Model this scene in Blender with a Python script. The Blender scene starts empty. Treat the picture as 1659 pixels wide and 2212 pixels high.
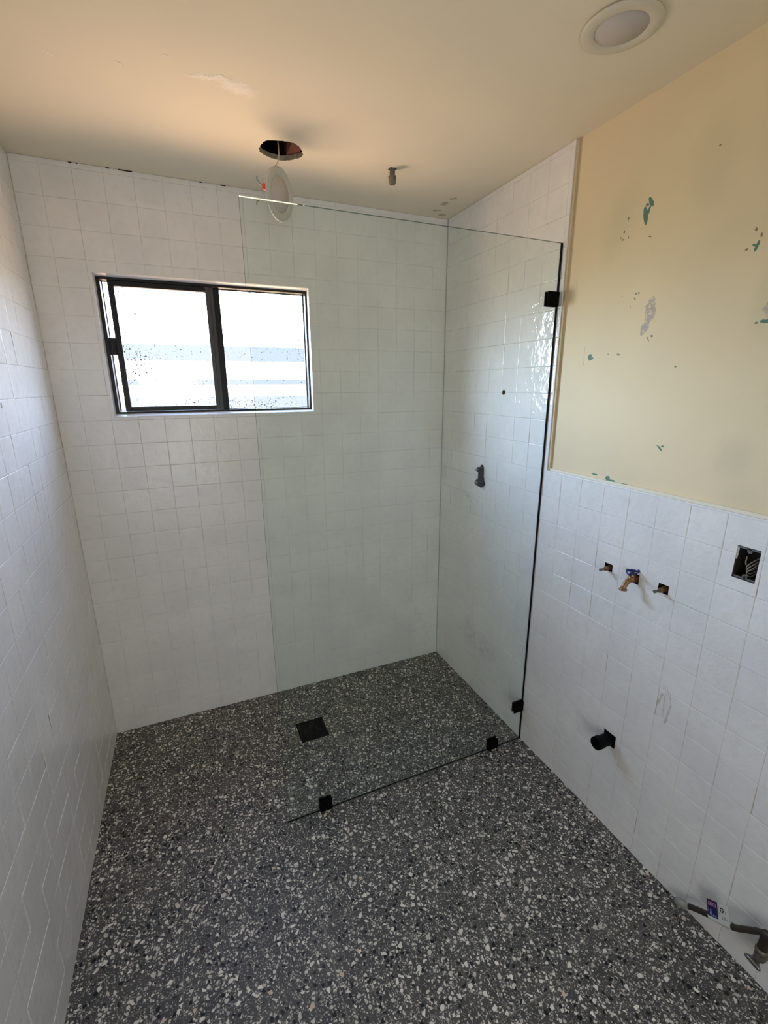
import bpy, bmesh, math, random
from mathutils import Vector, Matrix, Euler
R = math.radians
PI = math.pi
scene = bpy.context.scene
col = scene.collection

# ------------------------------------------------------------ camera
cam_d = bpy.data.cameras.new('camera')
cam_d.sensor_fit = 'HORIZONTAL'
cam_d.sensor_width = 36.0
cam_d.lens = 990.53 * 36.0 / 1659.0
cam_d.clip_start = 0.02
cam = bpy.data.objects.new('camera', cam_d)
cam.location = (0.4625, -2.2175, 1.6130)
cam.rotation_euler = (R(74.6542), R(0.3289), R(-23.2162))
col.objects.link(cam)
scene.camera = cam

# ------------------------------------------------------------ exposure
scene.view_settings.view_transform = 'Standard'
scene.view_settings.look = 'None'
scene.view_settings.gamma = 1.0
scene.view_settings.use_curve_mapping = False
scene.view_settings.exposure = 0.0
scene.cycles.max_bounces = 24
scene.cycles.diffuse_bounces = 14
scene.cycles.glossy_bounces = 6
scene.cycles.transparent_max_bounces = 16
scene.cycles.use_denoising = True
scene.cycles.caustics_reflective = False
scene.cycles.sample_clamp_indirect = 6.0

# ------------------------------------------------------------ room size (metres)
W, H, YF = 1.76, 2.40, -3.05          # width, height, front wall
GY = -0.80                            # shower screen
TY = -0.820                           # end of the full-height tiling
HZ = 1.283                            # top of the half-height tiling
WX0, WX1, WZ0, WZ1 = 0.196, 1.045, 1.4956, 2.0431   # window opening
DX0, DX1, DZ1 = 0.08, 0.88, 2.03      # doorway added behind the camera to let fill light in

# ------------------------------------------------------------ sky
SKY = 26.0
world = bpy.data.worlds.new('sky')
scene.world = world
world.use_nodes = True
nt = world.node_tree
nt.nodes.clear()
tc = nt.nodes.new('ShaderNodeTexCoord')
sx = nt.nodes.new('ShaderNodeSeparateXYZ')
nt.links.new(tc.outputs['Generated'], sx.inputs[0])
mr = nt.nodes.new('ShaderNodeMapRange')
mr.inputs[1].default_value = -1; mr.inputs[2].default_value = 1
nt.links.new(sx.outputs[2], mr.inputs[0])
cr = nt.nodes.new('ShaderNodeValToRGB')
el = cr.color_ramp.elements
stops = [(0.00, (0.03, 0.025, 0.02)), (0.06, (0.05, 0.04, 0.03)), (0.14, (0.70, 0.44, 0.29)), (0.25, (0.48, 0.31, 0.20)), (0.40, (0.36, 0.27, 0.19)),
         (0.485, (0.46, 0.43, 0.40)), (0.515, (0.88, 0.97, 1.12)), (0.60, (0.98, 1.16, 1.60)), (0.70, (0.68, 0.84, 1.26)), (0.80, (0.34, 0.44, 0.70)), (1.0, (0.22, 0.32, 0.58))]
el[0].position, el[0].color = stops[0][0], (*stops[0][1], 1)
el[1].position, el[1].color = stops[-1][0], (*stops[-1][1], 1)
for p_, c_ in stops[1:-1]:
    e = el.new(p_); e.color = (*c_, 1)
nt.links.new(mr.outputs[0], cr.inputs[0])
bg = nt.nodes.new('ShaderNodeBackground')
az = nt.nodes.new('ShaderNodeMath'); az.operation = 'MULTIPLY_ADD'      # brighter towards the sun's side
nt.links.new(sx.outputs[0], az.inputs[0]); az.inputs[1].default_value = -.62 * SKY; az.inputs[2].default_value = SKY
nt.links.new(az.outputs[0], bg.inputs['Strength'])
nt.links.new(cr.outputs[0], bg.inputs['Color'])
wo = nt.nodes.new('ShaderNodeOutputWorld')
nt.links.new(bg.outputs[0], wo.inputs[0])
world.cycles.sampling_method = 'MANUAL'
world.cycles.sample_map_resolution = 512

def portal(name, loc, rot, sx_, sy_):
    d = bpy.data.lights.new(name, 'AREA')
    d.shape = 'RECTANGLE'; d.size = sx_; d.size_y = sy_
    d.cycles.is_portal = True
    o = bpy.data.objects.new(name, d)
    o.location = loc; o.rotation_euler = rot
    col.objects.link(o)
# added fill lamp in the unseen hall, shining in through the added doorway
HALL_FILL = 26.5
hd = bpy.data.lights.new('hall_fill_light', 'AREA')
hd.shape = 'RECTANGLE'; hd.size = 1.1; hd.size_y = 1.6; hd.energy = HALL_FILL; hd.color = (.96, .99, 1.0)
ho = bpy.data.objects.new('hall_fill_light', hd); ho.location = (0.12, YF - 1.0, 1.10); ho.rotation_euler = (R(90), 0, 0)
col.objects.link(ho)
portal('window_portal', ((WX0 + WX1) / 2, 0.100, (WZ0 + WZ1) / 2), (R(-90), 0, 0), WX1 - WX0, WZ1 - WZ0)

# ------------------------------------------------------------ mesh helpers
def add(v, f, nv, nf):
    b = len(v); v.extend(nv); f.extend([tuple(b + i for i in q) for q in nf])

class MB:
    """collects shapes; build() links them as one mesh object"""
    def __init__(s): s.v = []; s.f = []; s.m = []; s.sm = []
    def put(s, v, f, mi=0, smooth=False):
        b = len(s.v); s.v += [tuple(p) for p in v]
        for q in f: s.f.append(tuple(b + i for i in q)); s.m.append(mi); s.sm.append(smooth)
        return s
    def box(s, a, b, mi=0, M=None, bev=0):
        x0, y0, z0 = a; x1, y1, z1 = b
        if bev > 0:
            bm = bmesh.new(); bmesh.ops.create_cube(bm, size=1)
            for q in bm.verts: q.co = Vector(((x0 + x1) / 2 + q.co.x * (x1 - x0), (y0 + y1) / 2 + q.co.y * (y1 - y0), (z0 + z1) / 2 + q.co.z * (z1 - z0)))
            bmesh.ops.bevel(bm, geom=bm.edges[:], offset=bev, segments=2, affect='EDGES', profile=0.6)
            v = [q.co.copy() for q in bm.verts]; bm.verts.index_update()
            f = [[q.index for q in fc.verts] for fc in bm.faces]; bm.free()
        else:
            v = [Vector(p) for p in ((x0, y0, z0), (x1, y0, z0), (x1, y1, z0), (x0, y1, z0), (x0, y0, z1), (x1, y0, z1), (x1, y1, z1), (x0, y1, z1))]
            f = [(0, 3, 2, 1), (4, 5, 6, 7), (0, 1, 5, 4), (1, 2, 6, 5), (2, 3, 7, 6), (3, 0, 4, 7)]
        if M is not None: v = [M @ p for p in v]
        return s.put(v, f, mi)
    def tube(s, pts, r, n=12, mi=0, cap=True):
        pts = [Vector(p) for p in pts]; rs = r if isinstance(r, (list, tuple)) else [r] * len(pts)
        v = []; f = []; prev = None
        for i, p in enumerate(pts):
            t = (pts[min(i + 1, len(pts) - 1)] - pts[max(i - 1, 0)]).normalized()
            if prev is None:
                a = Vector((0, 0, 1)) if abs(t.z) < .9 else Vector((1, 0, 0))
                u = t.cross(a).normalized()
            else: u = (prev - t * prev.dot(t)).normalized()
            prev = u; w = t.cross(u)
            for k in range(n):
                an = 2 * PI * k / n; v.append(p + (u * math.cos(an) + w * math.sin(an)) * rs[i])
        for i in range(len(pts) - 1):
            for k in range(n): f.append((i * n + k, i * n + (k + 1) % n, (i + 1) * n + (k + 1) % n, (i + 1) * n + k))
        s.put(v, f, mi, True)
        if cap:
            s.put(v[:n], [tuple(range(n))[::-1]], mi); s.put(v[-n:], [tuple(range(n))], mi)
        return s
    def lathe(s, prof, M, n=32, mi=0, smooth=True, caps=True):
        """prof: list of (radius, height) about local z"""
        v = []; f = []
        for r, z in prof:
            for k in range(n): an = 2 * PI * k / n; v.append(M @ Vector((r * math.cos(an), r * math.sin(an), z)))
        for i in range(len(prof) - 1):
            for k in range(n): f.append((i * n + k, i * n + (k + 1) % n, (i + 1) * n + (k + 1) % n, (i + 1) * n + k))
        s.put(v, f, mi, smooth)
        if caps:
            s.put(v[:n], [tuple(range(n))[::-1]], mi); s.put(v[-n:], [tuple(range(n))], mi)
        return s
    def sphere(s, c, r, mi=0, n=12, sc=(1, 1, 1)):
        pr = [(max(1e-5, math.sin(PI * i / n)) * r, -math.cos(PI * i / n) * r) for i in range(n + 1)]
        return s.lathe(pr, Matrix.Translation(c) @ Matrix.Diagonal((*sc, 1)), n * 2, mi, True, False)
    def prism(s, poly, a, b, M, mi=0):
        """polygon in local xy, extruded from local z=a to z=b"""
        n = len(poly)
        v = [M @ Vector((x, y, a)) for x, y in poly] + [M @ Vector((x, y, b)) for x, y in poly]
        f = [tuple(range(n))[::-1], tuple(range(n, 2 * n))] + [(i, (i + 1) % n, n + (i + 1) % n, n + i) for i in range(n)]
        return s.put(v, f, mi)
    def build(s, name, mats, parent=None, recalc=False):
        me = bpy.data.meshes.new(name)
        me.from_pydata(s.v, [], s.f)
        for m in (mats if isinstance(mats, (list, tuple)) else [mats]): me.materials.append(m)
        me.polygons.foreach_set('material_index', s.m)
        me.polygons.foreach_set('use_smooth', s.sm)
        if recalc:
            bm = bmesh.new(); bm.from_mesh(me); bmesh.ops.recalc_face_normals(bm, faces=bm.faces[:]); bm.to_mesh(me); bm.free()
        me.update()
        o = bpy.data.objects.new(name, me); col.objects.link(o)
        if parent:
            o.parent = parent
            o.matrix_parent_inverse = Matrix.Translation(-parent.location)
        return o

def struct(o): o['kind'] = 'structure'; return o
def thing(name, label, cat, loc, group=None):
    o = bpy.data.objects.new(name, None); o.empty_display_size = 0.05
    o.location = loc; col.objects.link(o)
    o['label'] = label; o['category'] = cat
    if group: o['group'] = group
    return o

def frame(O, z, x=None):
    """matrix with local z along the given direction, origin O"""
    z = Vector(z).normalized()
    x = Vector(x) if x is not None else (Vector((0, 0, 1)) if abs(z.z) < .9 else Vector((1, 0, 0)))
    x = (x - z * x.dot(z)).normalized(); y = z.cross(x)
    return Matrix(((x.x, y.x, z.x, O[0]), (x.y, y.y, z.y, O[1]), (x.z, y.z, z.z, O[2]), (0, 0, 0, 1)))

# a slab with rectangular holes: front face at depth d0, back at d1 (measured along -N)
def slab(mb, O, U, V, N, u0, u1, v0, v1, holes, d0, d1, mi=0, mh=1, closed_back=True):
    O, U, V, N = map(Vector, (O, U, V, N))
    us = sorted({u0, u1, *[min(max(h[i], u0), u1) for h in holes for i in (0, 1)]})
    vs = sorted({v0, v1, *[min(max(h[i], v0), v1) for h in holes for i in (2, 3)]})
    P = lambda u, v, d: O + U * u + V * v - N * d
    hole = lambda a, b: any(h[0] < a < h[1] and h[2] < b < h[3] for h in holes)
    keep = {}
    for i in range(len(us) - 1):
        for j in range(len(vs) - 1):
            keep[i, j] = not hole((us[i] + us[i + 1]) / 2, (vs[j] + vs[j + 1]) / 2)
    for (i, j), k in keep.items():
        if not k: continue
        a, b, c, d = us[i], us[i + 1], vs[j], vs[j + 1]
        mb.put([P(a, c, d0), P(b, c, d0), P(b, d, d0), P(a, d, d0)], [(0, 1, 2, 3)], mi)
        mb.put([P(a, c, d1), P(b, c, d1), P(b, d, d1), P(a, d, d1)], [(3, 2, 1, 0)], mi)
        for (di, dj, p, q) in ((-1, 0, (a, d), (a, c)), (1, 0, (b, c), (b, d)), (0, -1, (a, c), (b, c)), (0, 1, (b, d), (a, d))):
            nb = keep.get((i + di, j + dj))
            if nb: continue
            mb.put([P(*p, d0), P(*p, d1), P(*q, d1), P(*q, d0)], [(0, 1, 2, 3)], mi if nb is None else mh)

# hand-made tiles, one mesh: stack bond, uneven faces and eased edges
def tiling(mb, O, U, V, N, u0, u1, v0, v1, uoff, voff, holes, seed, pitch=0.0998, lip=0.0009, jit=.0006, edge=-.0022):
    rnd = random.Random(seed)
    O, U, V, N = map(Vector, (O, U, V, N))
    def cuts(lo, hi, off):
        k = math.ceil((lo - off) / pitch + 1e-6); c = [lo]
        while off + k * pitch < hi - 1e-4:
            if off + k * pitch > lo + 0.004: c.append(off + k * pitch)
            k += 1
        return c + [hi]
    US, VS = cuts(u0, u1, uoff), cuts(v0, v1, voff)
    for i in range(len(US) - 1):
        for j in range(len(VS) - 1):
            g = 0.00008
            jt = lambda: rnd.uniform(-jit, jit)
            a, b = US[i] + g + jt() * .5, US[i + 1] - g + jt() * .5
            c, d = VS[j] + g + jt() * .5, VS[j + 1] - g + jt() * .5
            cl = lambda k: max(-1.6, min(1.6, rnd.gauss(0, 1))) * k
            h0 = cl(lip * .4); tu = cl(lip * .35); tv = cl(lip * .35)
            rot = rnd.gauss(0, .0035)
            e1, e2, e3 = .0003, .0011, .0030
            xs = {a, a + e1, a + e2, a + e3, b - e3, b - e2, b - e1, b}; ys = {c, c + e1, c + e2, c + e3, d - e3, d - e2, d - e1, d}
            hl = [h for h in holes if h[0] < b and h[1] > a and h[2] < d and h[3] > c]
            for h in hl:
                xs |= {t for t in h[:2] if a < t < b}; ys |= {t for t in h[2:] if c < t < d}
            xs, ys = sorted(xs), sorted(ys)
            if len(xs) < 2 or b - a < .006 or d - c < .006: continue
            um, vm = (a + b) / 2, (c + d) / 2
            def prof(t):
                if t < 1e-6: return edge
                if t < e1 + 1e-6: return edge * .45
                if t < e2 + 1e-6: return edge * .2
                if t < e3 + 1e-6: return edge * .045
                return 0
            def P(u, v, dn=0):
                h = h0 + tu * (u - um) / .05 + tv * (v - vm) / .05 + min(prof(min(u - a, b - u)), prof(min(v - c, d - v)))
                du, dv = (u - um), (v - vm)
                inh = hl and any(abs(u - t) < 1e-6 for q in hl for t in q[:2]) or hl and any(abs(v - t) < 1e-6 for q in hl for t in q[2:])
                rr = 0 if inh or hl else rot
                return O + U * (u - dv * rr) + V * (v + du * rr) + N * (h - dn)
            idx = {}; vv = []; ff = []
            def vid(p, q, dn=0):
                k = (p, q, dn)
                if k not in idx: idx[k] = len(vv); vv.append(P(xs[p], ys[q], dn))
                return idx[k]
            ins = lambda p, q: any(h[0] < (xs[p] + xs[p + 1]) / 2 < h[1] and h[2] < (ys[q] + ys[q + 1]) / 2 < h[3] for h in hl)
            keep = {(p, q): not ins(p, q) for p in range(len(xs) - 1) for q in range(len(ys) - 1)}
            for (p, q), k in keep.items():
                if not k: continue
                ff.append((vid(p, q), vid(p + 1, q), vid(p + 1, q + 1), vid(p, q + 1)))
                for (dp, dq, A, B) in ((-1, 0, (p, q + 1), (p, q)), (1, 0, (p + 1, q), (p + 1, q + 1)), (0, -1, (p, q), (p + 1, q)), (0, 1, (p + 1, q + 1), (p, q + 1))):
                    if keep.get((p + dp, q + dq)) is False:
                        ff.append((vid(*A), vid(*A, .011), vid(*B, .011), vid(*B)))
            mb.put(vv, ff, 0, False)

# ------------------------------------------------------------ materials
def srgb(r, g, b):
    f = lambda c: ((c / 255 + .055) / 1.055) ** 2.4 if c > 10 else c / 255 / 12.92
    return (f(r), f(g), f(b), 1)

class NM:
    """tiny node-tree writer"""
    def __init__(s, name):
        s.m = bpy.data.materials.new(name); s.m.use_nodes = True
        s.t = s.m.node_tree; s.t.nodes.clear()
        s.out = s.n('ShaderNodeOutputMaterial')
    def n(s, k, **kw):
        nd = s.t.nodes.new(k)
        for a, b in kw.items(): setattr(nd, a, b)
        return nd
    def l(s, a, b): s.t.links.new(a, b)
    def set(s, sock, v):
        if hasattr(v, 'is_linked') or isinstance(v, bpy.types.NodeSocket): s.l(v, sock)
        else: sock.default_value = v
    def math(s, op, a, b=None, c=None, clamp=False):
        nd = s.n('ShaderNodeMath', operation=op, use_clamp=clamp)
        s.set(nd.inputs[0], a)
        if b is not None: s.set(nd.inputs[1], b)
        if c is not None: s.set(nd.inputs[2], c)
        return nd.outputs[0]
    def mix(s, f, a, b, mode='MIX'):
        nd = s.n('ShaderNodeMix', data_type='RGBA', blend_type=mode)
        s.set(nd.inputs[0], f); s.set(nd.inputs[6], a); s.set(nd.inputs[7], b)
        return nd.outputs[2]
    def obj(s): return s.n('ShaderNodeTexCoord').outputs['Object']
    def noise(s, vec, scale, detail=3, rough=.5, out='Fac'):
        nd = s.n('ShaderNodeTexNoise'); s.l(vec, nd.inputs['Vector'])
        nd.inputs['Scale'].default_value = scale; nd.inputs['Detail'].default_value = detail; nd.inputs['Roughness'].default_value = rough
        return nd.outputs[out]
    def ramp(s, f, a, b, smooth=True):
        nd = s.n('ShaderNodeMapRange'); nd.interpolation_type = 'SMOOTHSTEP' if smooth else 'LINEAR'
        s.set(nd.inputs[0], f); nd.inputs[1].default_value = a; nd.inputs[2].default_value = b
        return nd.outputs[0]
    def bsdf(s, color, rough=.5, metal=0, spec=.5, normal=None, **kw):
        p = s.n('ShaderNodeBsdfPrincipled')
        s.set(p.inputs['Base Color'], color); s.set(p.inputs['Roughness'], rough)
        p.inputs['Metallic'].default_value = metal; p.inputs['Specular IOR Level'].default_value = spec
        if normal is not None: s.l(normal, p.inputs['Normal'])
        for k, v in kw.items(): s.set(p.inputs[k.replace('_', ' ')], v)
        return p.outputs[0]
    def bump(s, h, strength, dist, normal=None):
        b = s.n('ShaderNodeBump'); b.inputs['Strength'].default_value = strength; b.inputs['Distance'].default_value = dist
        s.l(h, b.inputs['Height'])
        if normal is not None: s.l(normal, b.inputs['Normal'])
        return b.outputs[0]
    def done(s, sh): s.l(sh, s.out.inputs[0]); return s.m
    def spot(s, vec, c, r, rot=0, soft=None, axis='x'):
        """mask of an ellipse centred at c in the plane whose normal is axis; vec may be wobbled beforehand"""
        mp = s.n('ShaderNodeMapping', vector_type='TEXTURE'); s.l(vec, mp.inputs[0])
        big = 50
        if axis == 'x': mp.inputs[1].default_value = (0, c[0], c[1]); mp.inputs[2].default_value = (rot, 0, 0); mp.inputs[3].default_value = (big, r[0], r[1])
        if axis == 'y': mp.inputs[1].default_value = (c[0], 0, c[1]); mp.inputs[2].default_value = (0, rot, 0); mp.inputs[3].default_value = (r[0], big, r[1])
        if axis == 'z': mp.inputs[1].default_value = (c[0], c[1], 0); mp.inputs[2].default_value = (0, 0, rot); mp.inputs[3].default_value = (r[0], r[1], big)
        ln = s.n('ShaderNodeVectorMath', operation='LENGTH'); s.l(mp.outputs[0], ln.inputs[0])
        if soft: return s.math('SUBTRACT', 1.0, s.ramp(ln.outputs['Value'], 1 - soft, 1 + soft))
        return s.math('SUBTRACT', 1.0, s.ramp(ln.outputs['Value'], .93, 1.07))
    def wobble(s, vec, scale, amp, detail=4):
        nz = s.noise(vec, scale, detail, .6, 'Color')
        a = s.n('ShaderNodeVectorMath', operation='SUBTRACT'); s.l(nz, a.inputs[0]); a.inputs[1].default_value = (.5, .5, .5)
        b = s.n('ShaderNodeVectorMath', operation='SCALE'); s.l(a.outputs[0], b.inputs[0]); b.inputs['Scale'].default_value = amp
        c = s.n('ShaderNodeVectorMath', operation='ADD'); s.l(vec, c.inputs[0]); s.l(b.outputs[0], c.inputs[1])
        return c.outputs[0]
    def union(s, ms):
        o = ms[0]
        for m in ms[1:]: o = s.math('MAXIMUM', o, m)
        return o

def plain(name, c, rough=.5, metal=0, spec=.5, bump=0, bscale=200, var=0):
    m = NM(name); o = m.obj(); colr = c
    if var: colr = m.mix(m.ramp(m.noise(o, bscale * .3, 3), .35, .65), tuple(x * (1 - var) for x in c[:3]) + (1,), c)
    nr = m.bump(m.noise(o, bscale, 3), bump, .001) if bump else None
    return m.done(m.bsdf(colr, rough, metal, spec, nr))

# glazed hand-made wall tile
def make_tile(name, smudges=(), wave=1.0, gloss=0.0):
    m = NM(name); o = m.obj()
    g1 = m.noise(o, 5, 3); g2 = m.noise(o, 34, 3)
    base = m.mix(m.ramp(g1, .35, .65), srgb(226, 225, 224), srgb(233, 232, 230))
    base = m.mix(m.math('MULTIPLY', m.ramp(g2, .45, .75), .35), base, srgb(217, 215, 211))
    if smudges:
        wv = m.wobble(o, 30, .03)
        sm = m.union([m.spot(wv, c, r, 0, .6, ax) for c, r, ax in smudges])
        base = m.mix(m.math('MULTIPLY', sm, m.math('MULTIPLY', m.ramp(m.noise(o, 40, 3), .35, .7), .35)), base, srgb(168, 166, 158))
    b = m.bump(m.noise(o, 26, 2, .5), 1.0, .0030 * wave)
    b = m.bump(m.noise(o, 75, 2, .5), 1.0, .0007 * wave, b)
    r = m.math('MULTIPLY_ADD', m.ramp(g2, .3, .7), .05, .055 + gloss)
    return m.done(m.bsdf(base, r, 0, .36, b))
M_TILE = make_tile('glazed_tile', (), .55, .15)
M_TILE_R = make_tile('glazed_tile_right', [((-.25, 1.06), (.10, .02), 'x'), ((-.45, .30), (.12, .05), 'x')])
M_GROUT = plain('white_grout', srgb(205, 203, 199), .9)
M_RAW = plain('raw_wall_core', srgb(150, 116, 84), .95, bump=.6, bscale=120, var=.6)
M_TRIM = plain('cream_gloss_paint', srgb(226, 219, 200), .45, bump=.25, bscale=60)
M_TRIMW = plain('white_gloss_paint', srgb(226, 226, 226), .35, bump=.3, bscale=70)
M_BROWN = plain('shaded_plaster_edge', srgb(203, 187, 156), .8, bump=.5, bscale=80, var=.12)  # plaster strip beside the tile edge, its soft shadow put into the colour

def wall_paint():
    m = NM('old_cream_wall_paint'); o = m.obj(); wv = m.wobble(o, 42, .034); wf = m.wobble(o, 160, .006)
    base = m.mix(m.ramp(m.noise(o, 3.2, 4), .35, .7), srgb(229, 211, 175), srgb(222, 206, 173))
    # broad greenish rub marks
    soft = m.union([m.spot(wv, c, r, a, .7) for c, r, a in [((-1.03, 2.10), (.05, .10), .3), ((-1.30, 2.16), (.05, .10), 0), ((-1.49, 1.80), (.03, .07), 0), ((-1.48, 1.42), (.045, .05), 0), ((-1.52, 1.30), (.06, .06), 0)]])
    base = m.mix(m.math('MULTIPLY', soft, .13), base, srgb(132, 146, 124))
    grey = m.union([m.spot(wv, c, r, a) for c, r, a in [((-1.177, 1.825), (.018, .034), -.1), ((-1.166, 1.782), (.013, .026), .3), ((-1.496, 1.79), (.012, .028), 0)]])
    base = m.mix(m.math('MULTIPLY', grey, m.ramp(m.noise(o, 120, 3), .25, .55)), base, srgb(180, 170, 160))
    teal = m.union([m.spot(wf, c, r, a) for c, r, a in [
        ((-1.119, 2.090), (.0075, .026), -.22), ((-1.132, 2.122), (.006, .016), -.55), ((-1.127, 2.100), (.004, .014), .3), ((-1.121, 2.118), (.006, .004), .3),
        ((-.967, 1.706), (.008, .010), .5), ((-.974, 1.699), (.010, .004), -.3),
        ((-1.101, 1.305), (.009, .008), 0), ((-1.116, 1.298), (.016, .005), -.15), ((-1.165, 1.2965), (.020, .003), -.02), ((-1.045, 1.309), (.014, .003), 0),
        ((-1.441, 1.932), (.004, .012), .3), ((-1.436, 1.935), (.007, .003), .5), ((-1.493, 1.758), (.014, .004), .1), ((-1.272, 1.428), (.012, .003), .7), ((-1.281, 1.434), (.005, .003), 0)]])
    base = m.mix(teal, base, srgb(92, 128, 112))
    dark = m.union([m.spot(wf, c, r, a) for c, r, a in [
        ((-1.433, 1.970), (.003, .004), 0), ((-1.447, 1.954), (.003, .005), 0), ((-1.419, 1.930), (.004, .003), 0), ((-1.472, 1.757), (.004, .003), 0),
        ((-1.283, 1.662), (.003, .003), 0), ((-1.081, 1.708), (.004, .003), 0), ((-1.088, 1.706), (.003, .0025), 0), ((-1.043, 1.710), (.003, .0015), 0),
        ((-1.050, 2.066), (.003, .005), 0), ((-1.047, 2.045), (.003, .003), 0), ((-1.068, 2.046), (.002, .003), 0), ((-1.040, 2.052), (.002, .003), 0), ((-1.060, 2.10), (.0025, .005), 0),
        ((-1.12, 1.880), (.003, .002), 0), ((-1.130, 1.881), (.003, .003), 0), ((-1.118, 1.866), (.0025, .005), -.4), ((-1.104, 1.848), (.001, .006), -.4), ((-1.07, 1.88), (.002, .002), 0),
        ((-1.31, 2.19), (.003, .002), 0), ((-1.142, 2.03), (.006, .002), .3), ((-1.194, 1.752), (.004, .003), .5), ((-1.182, 1.745), (.0015, .010), -.6), ((-.942, 1.712), (.0006, .036), -.02)]])
    base = m.mix(m.math('MULTIPLY', dark, .85), base, srgb(104, 106, 84))
    chips = m.math('MAXIMUM', teal, grey)
    b = m.bump(m.noise(o, 130, 4), .22, .0008)
    b = m.bump(m.math('SUBTRACT', 1.0, chips), .5, .0008, b)
    b = m.bump(m.noise(o, 6, 2), .35, .006, b)
    return m.done(m.bsdf(base, .55, 0, .3, b))
M_PAINT = wall_paint()

def ceiling_paint():
    m = NM('cream_ceiling_paint'); o = m.obj(); wv = m.wobble(o, 34, .05); wf = m.wobble(o, 55, .045)
    base = m.mix(m.ramp(m.noise(o, 3, 3), .35, .7), srgb(229, 220, 197), srgb(225, 217, 196))
    fill = m.union([m.spot(wv, c, r, a, .55, 'z') for c, r, a in [((.695, -.672), (.050, .024), .25), ((.628, -.692), (.055, .010), -.25), ((.253, -.637), (.016, .008), .4), ((.521, -.736), (.010, .003), 0), ((.41, -.66), (.008, .003), .4)]])
    base = m.mix(m.math('MULTIPLY', fill, .95), base, srgb(243, 236, 224))
    st = m.union([m.spot(wf, c, r, a, .25, 'z') for c, r, a in [((1.640, -.170), (.014, .020), 0), ((1.650, -.235), (.010, .018), .5), ((1.650, -.085), (.020, .010), -.4), ((1.700, -.040), (.02, .012), -.4)]])
    base = m.mix(m.math('MULTIPLY', st, .55), base, srgb(120, 108, 84))
    b = m.bump(m.noise(o, 90, 4), .18, .0008)
    b = m.bump(m.math('MULTIPLY', fill, m.noise(o, 70, 4, .65)), .9, .004, b)
    b = m.bump(m.noise(o, 4, 2), .3, .010, b)
    return m.done(m.bsdf(base, .75, 0, .25, b))
M_CEIL = ceiling_paint()

def terrazzo():
    m = NM('terrazzo_floor_tile'); o = m.obj()
    wv = m.wobble(o, 260, .0030, 2)
    def layer(scale, seed, t0, keep):
        mp = m.n('ShaderNodeMapping'); m.l(wv, mp.inputs[0])
        mp.inputs[1].default_value = (seed * 3.17, seed * 1.73, seed * .61); mp.inputs[2].default_value = (0, 0, seed * .7)
        a = m.n('ShaderNodeTexVoronoi', voronoi_dimensions='2D', feature='F1'); m.l(mp.outputs[0], a.inputs['Vector']); a.inputs['Scale'].default_value = scale
        b = m.n('ShaderNodeTexVoronoi', voronoi_dimensions='2D', feature='DISTANCE_TO_EDGE'); m.l(mp.outputs[0], b.inputs['Vector']); b.inputs['Scale'].default_value = scale
        s = m.n('ShaderNodeSeparateColor'); m.l(a.outputs['Color'], s.inputs[0])
        th = m.math('MULTIPLY_ADD', s.outputs[1], .14, t0)
        inside = m.ramp(m.math('SUBTRACT', b.outputs['Distance'], th), 0, .05)
        inside = m.math('MINIMUM', inside, m.ramp(m.math('SUBTRACT', .50, a.outputs['Distance']), 0, .05))     # worn round
        return m.math('MULTIPLY', inside, m.math('LESS_THAN', s.outputs[0], keep)), s.outputs[2], s.outputs[0]
    c = m.mix(m.ramp(m.noise(o, 14, 3), .3, .7), srgb(70, 69, 70), srgb(84, 82, 81))
    k, r, q = layer(270, 1, .05, .36); c = m.mix(k, c, m.mix(r, srgb(106, 104, 101), srgb(176, 172, 164)))
    k, r, q = layer(150, 2, .10, .31); c = m.mix(k, c, m.mix(r, srgb(150, 147, 141), srgb(226, 221, 210)))
    k, r, q = layer(88, 3, .12, .25); c = m.mix(k, c, m.mix(r, srgb(182, 178, 170), srgb(238, 233, 221)))
    k, r, q = layer(70, 4, .11, .18); c = m.mix(k, c, m.mix(r, srgb(6, 7, 9), srgb(24, 25, 28)))
    k, r, q = layer(58, 5, .13, .16); c = m.mix(k, c, m.mix(r, srgb(200, 196, 188), srgb(245, 240, 229)))
    k, r, q = layer(62, 6, .18, .014); c = m.mix(k, c, srgb(216, 194, 174))
    sp = m.n('ShaderNodeSeparateXYZ'); m.l(o, sp.inputs[0])
    def joint(v, off):
        t = m.math('ADD', v, off)
        d = m.math('ABSOLUTE', m.math('SUBTRACT', t, m.math('MULTIPLY', m.math('ROUND', m.math('DIVIDE', t, .4)), .4)))
        return m.math('LESS_THAN', d, .0014)
    jn = m.math('MAXIMUM', joint(sp.outputs[0], -.288), joint(sp.outputs[1], -.008))
    c = m.mix(m.math('MULTIPLY', jn, .85), c, srgb(120, 118, 112))
    # dust
    c = m.mix(m.math('MULTIPLY', m.ramp(m.noise(o, 5, 4, .6), .45, .8), .10), c, srgb(170, 162, 150))
    b = m.bump(m.math('SUBTRACT', 1.0, jn), .5, .001)
    b = m.bump(m.noise(o, 500, 2), .12, .0004, b)
    return m.done(m.bsdf(c, .5, 0, .35, b))
M_FLOOR = terrazzo()

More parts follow.
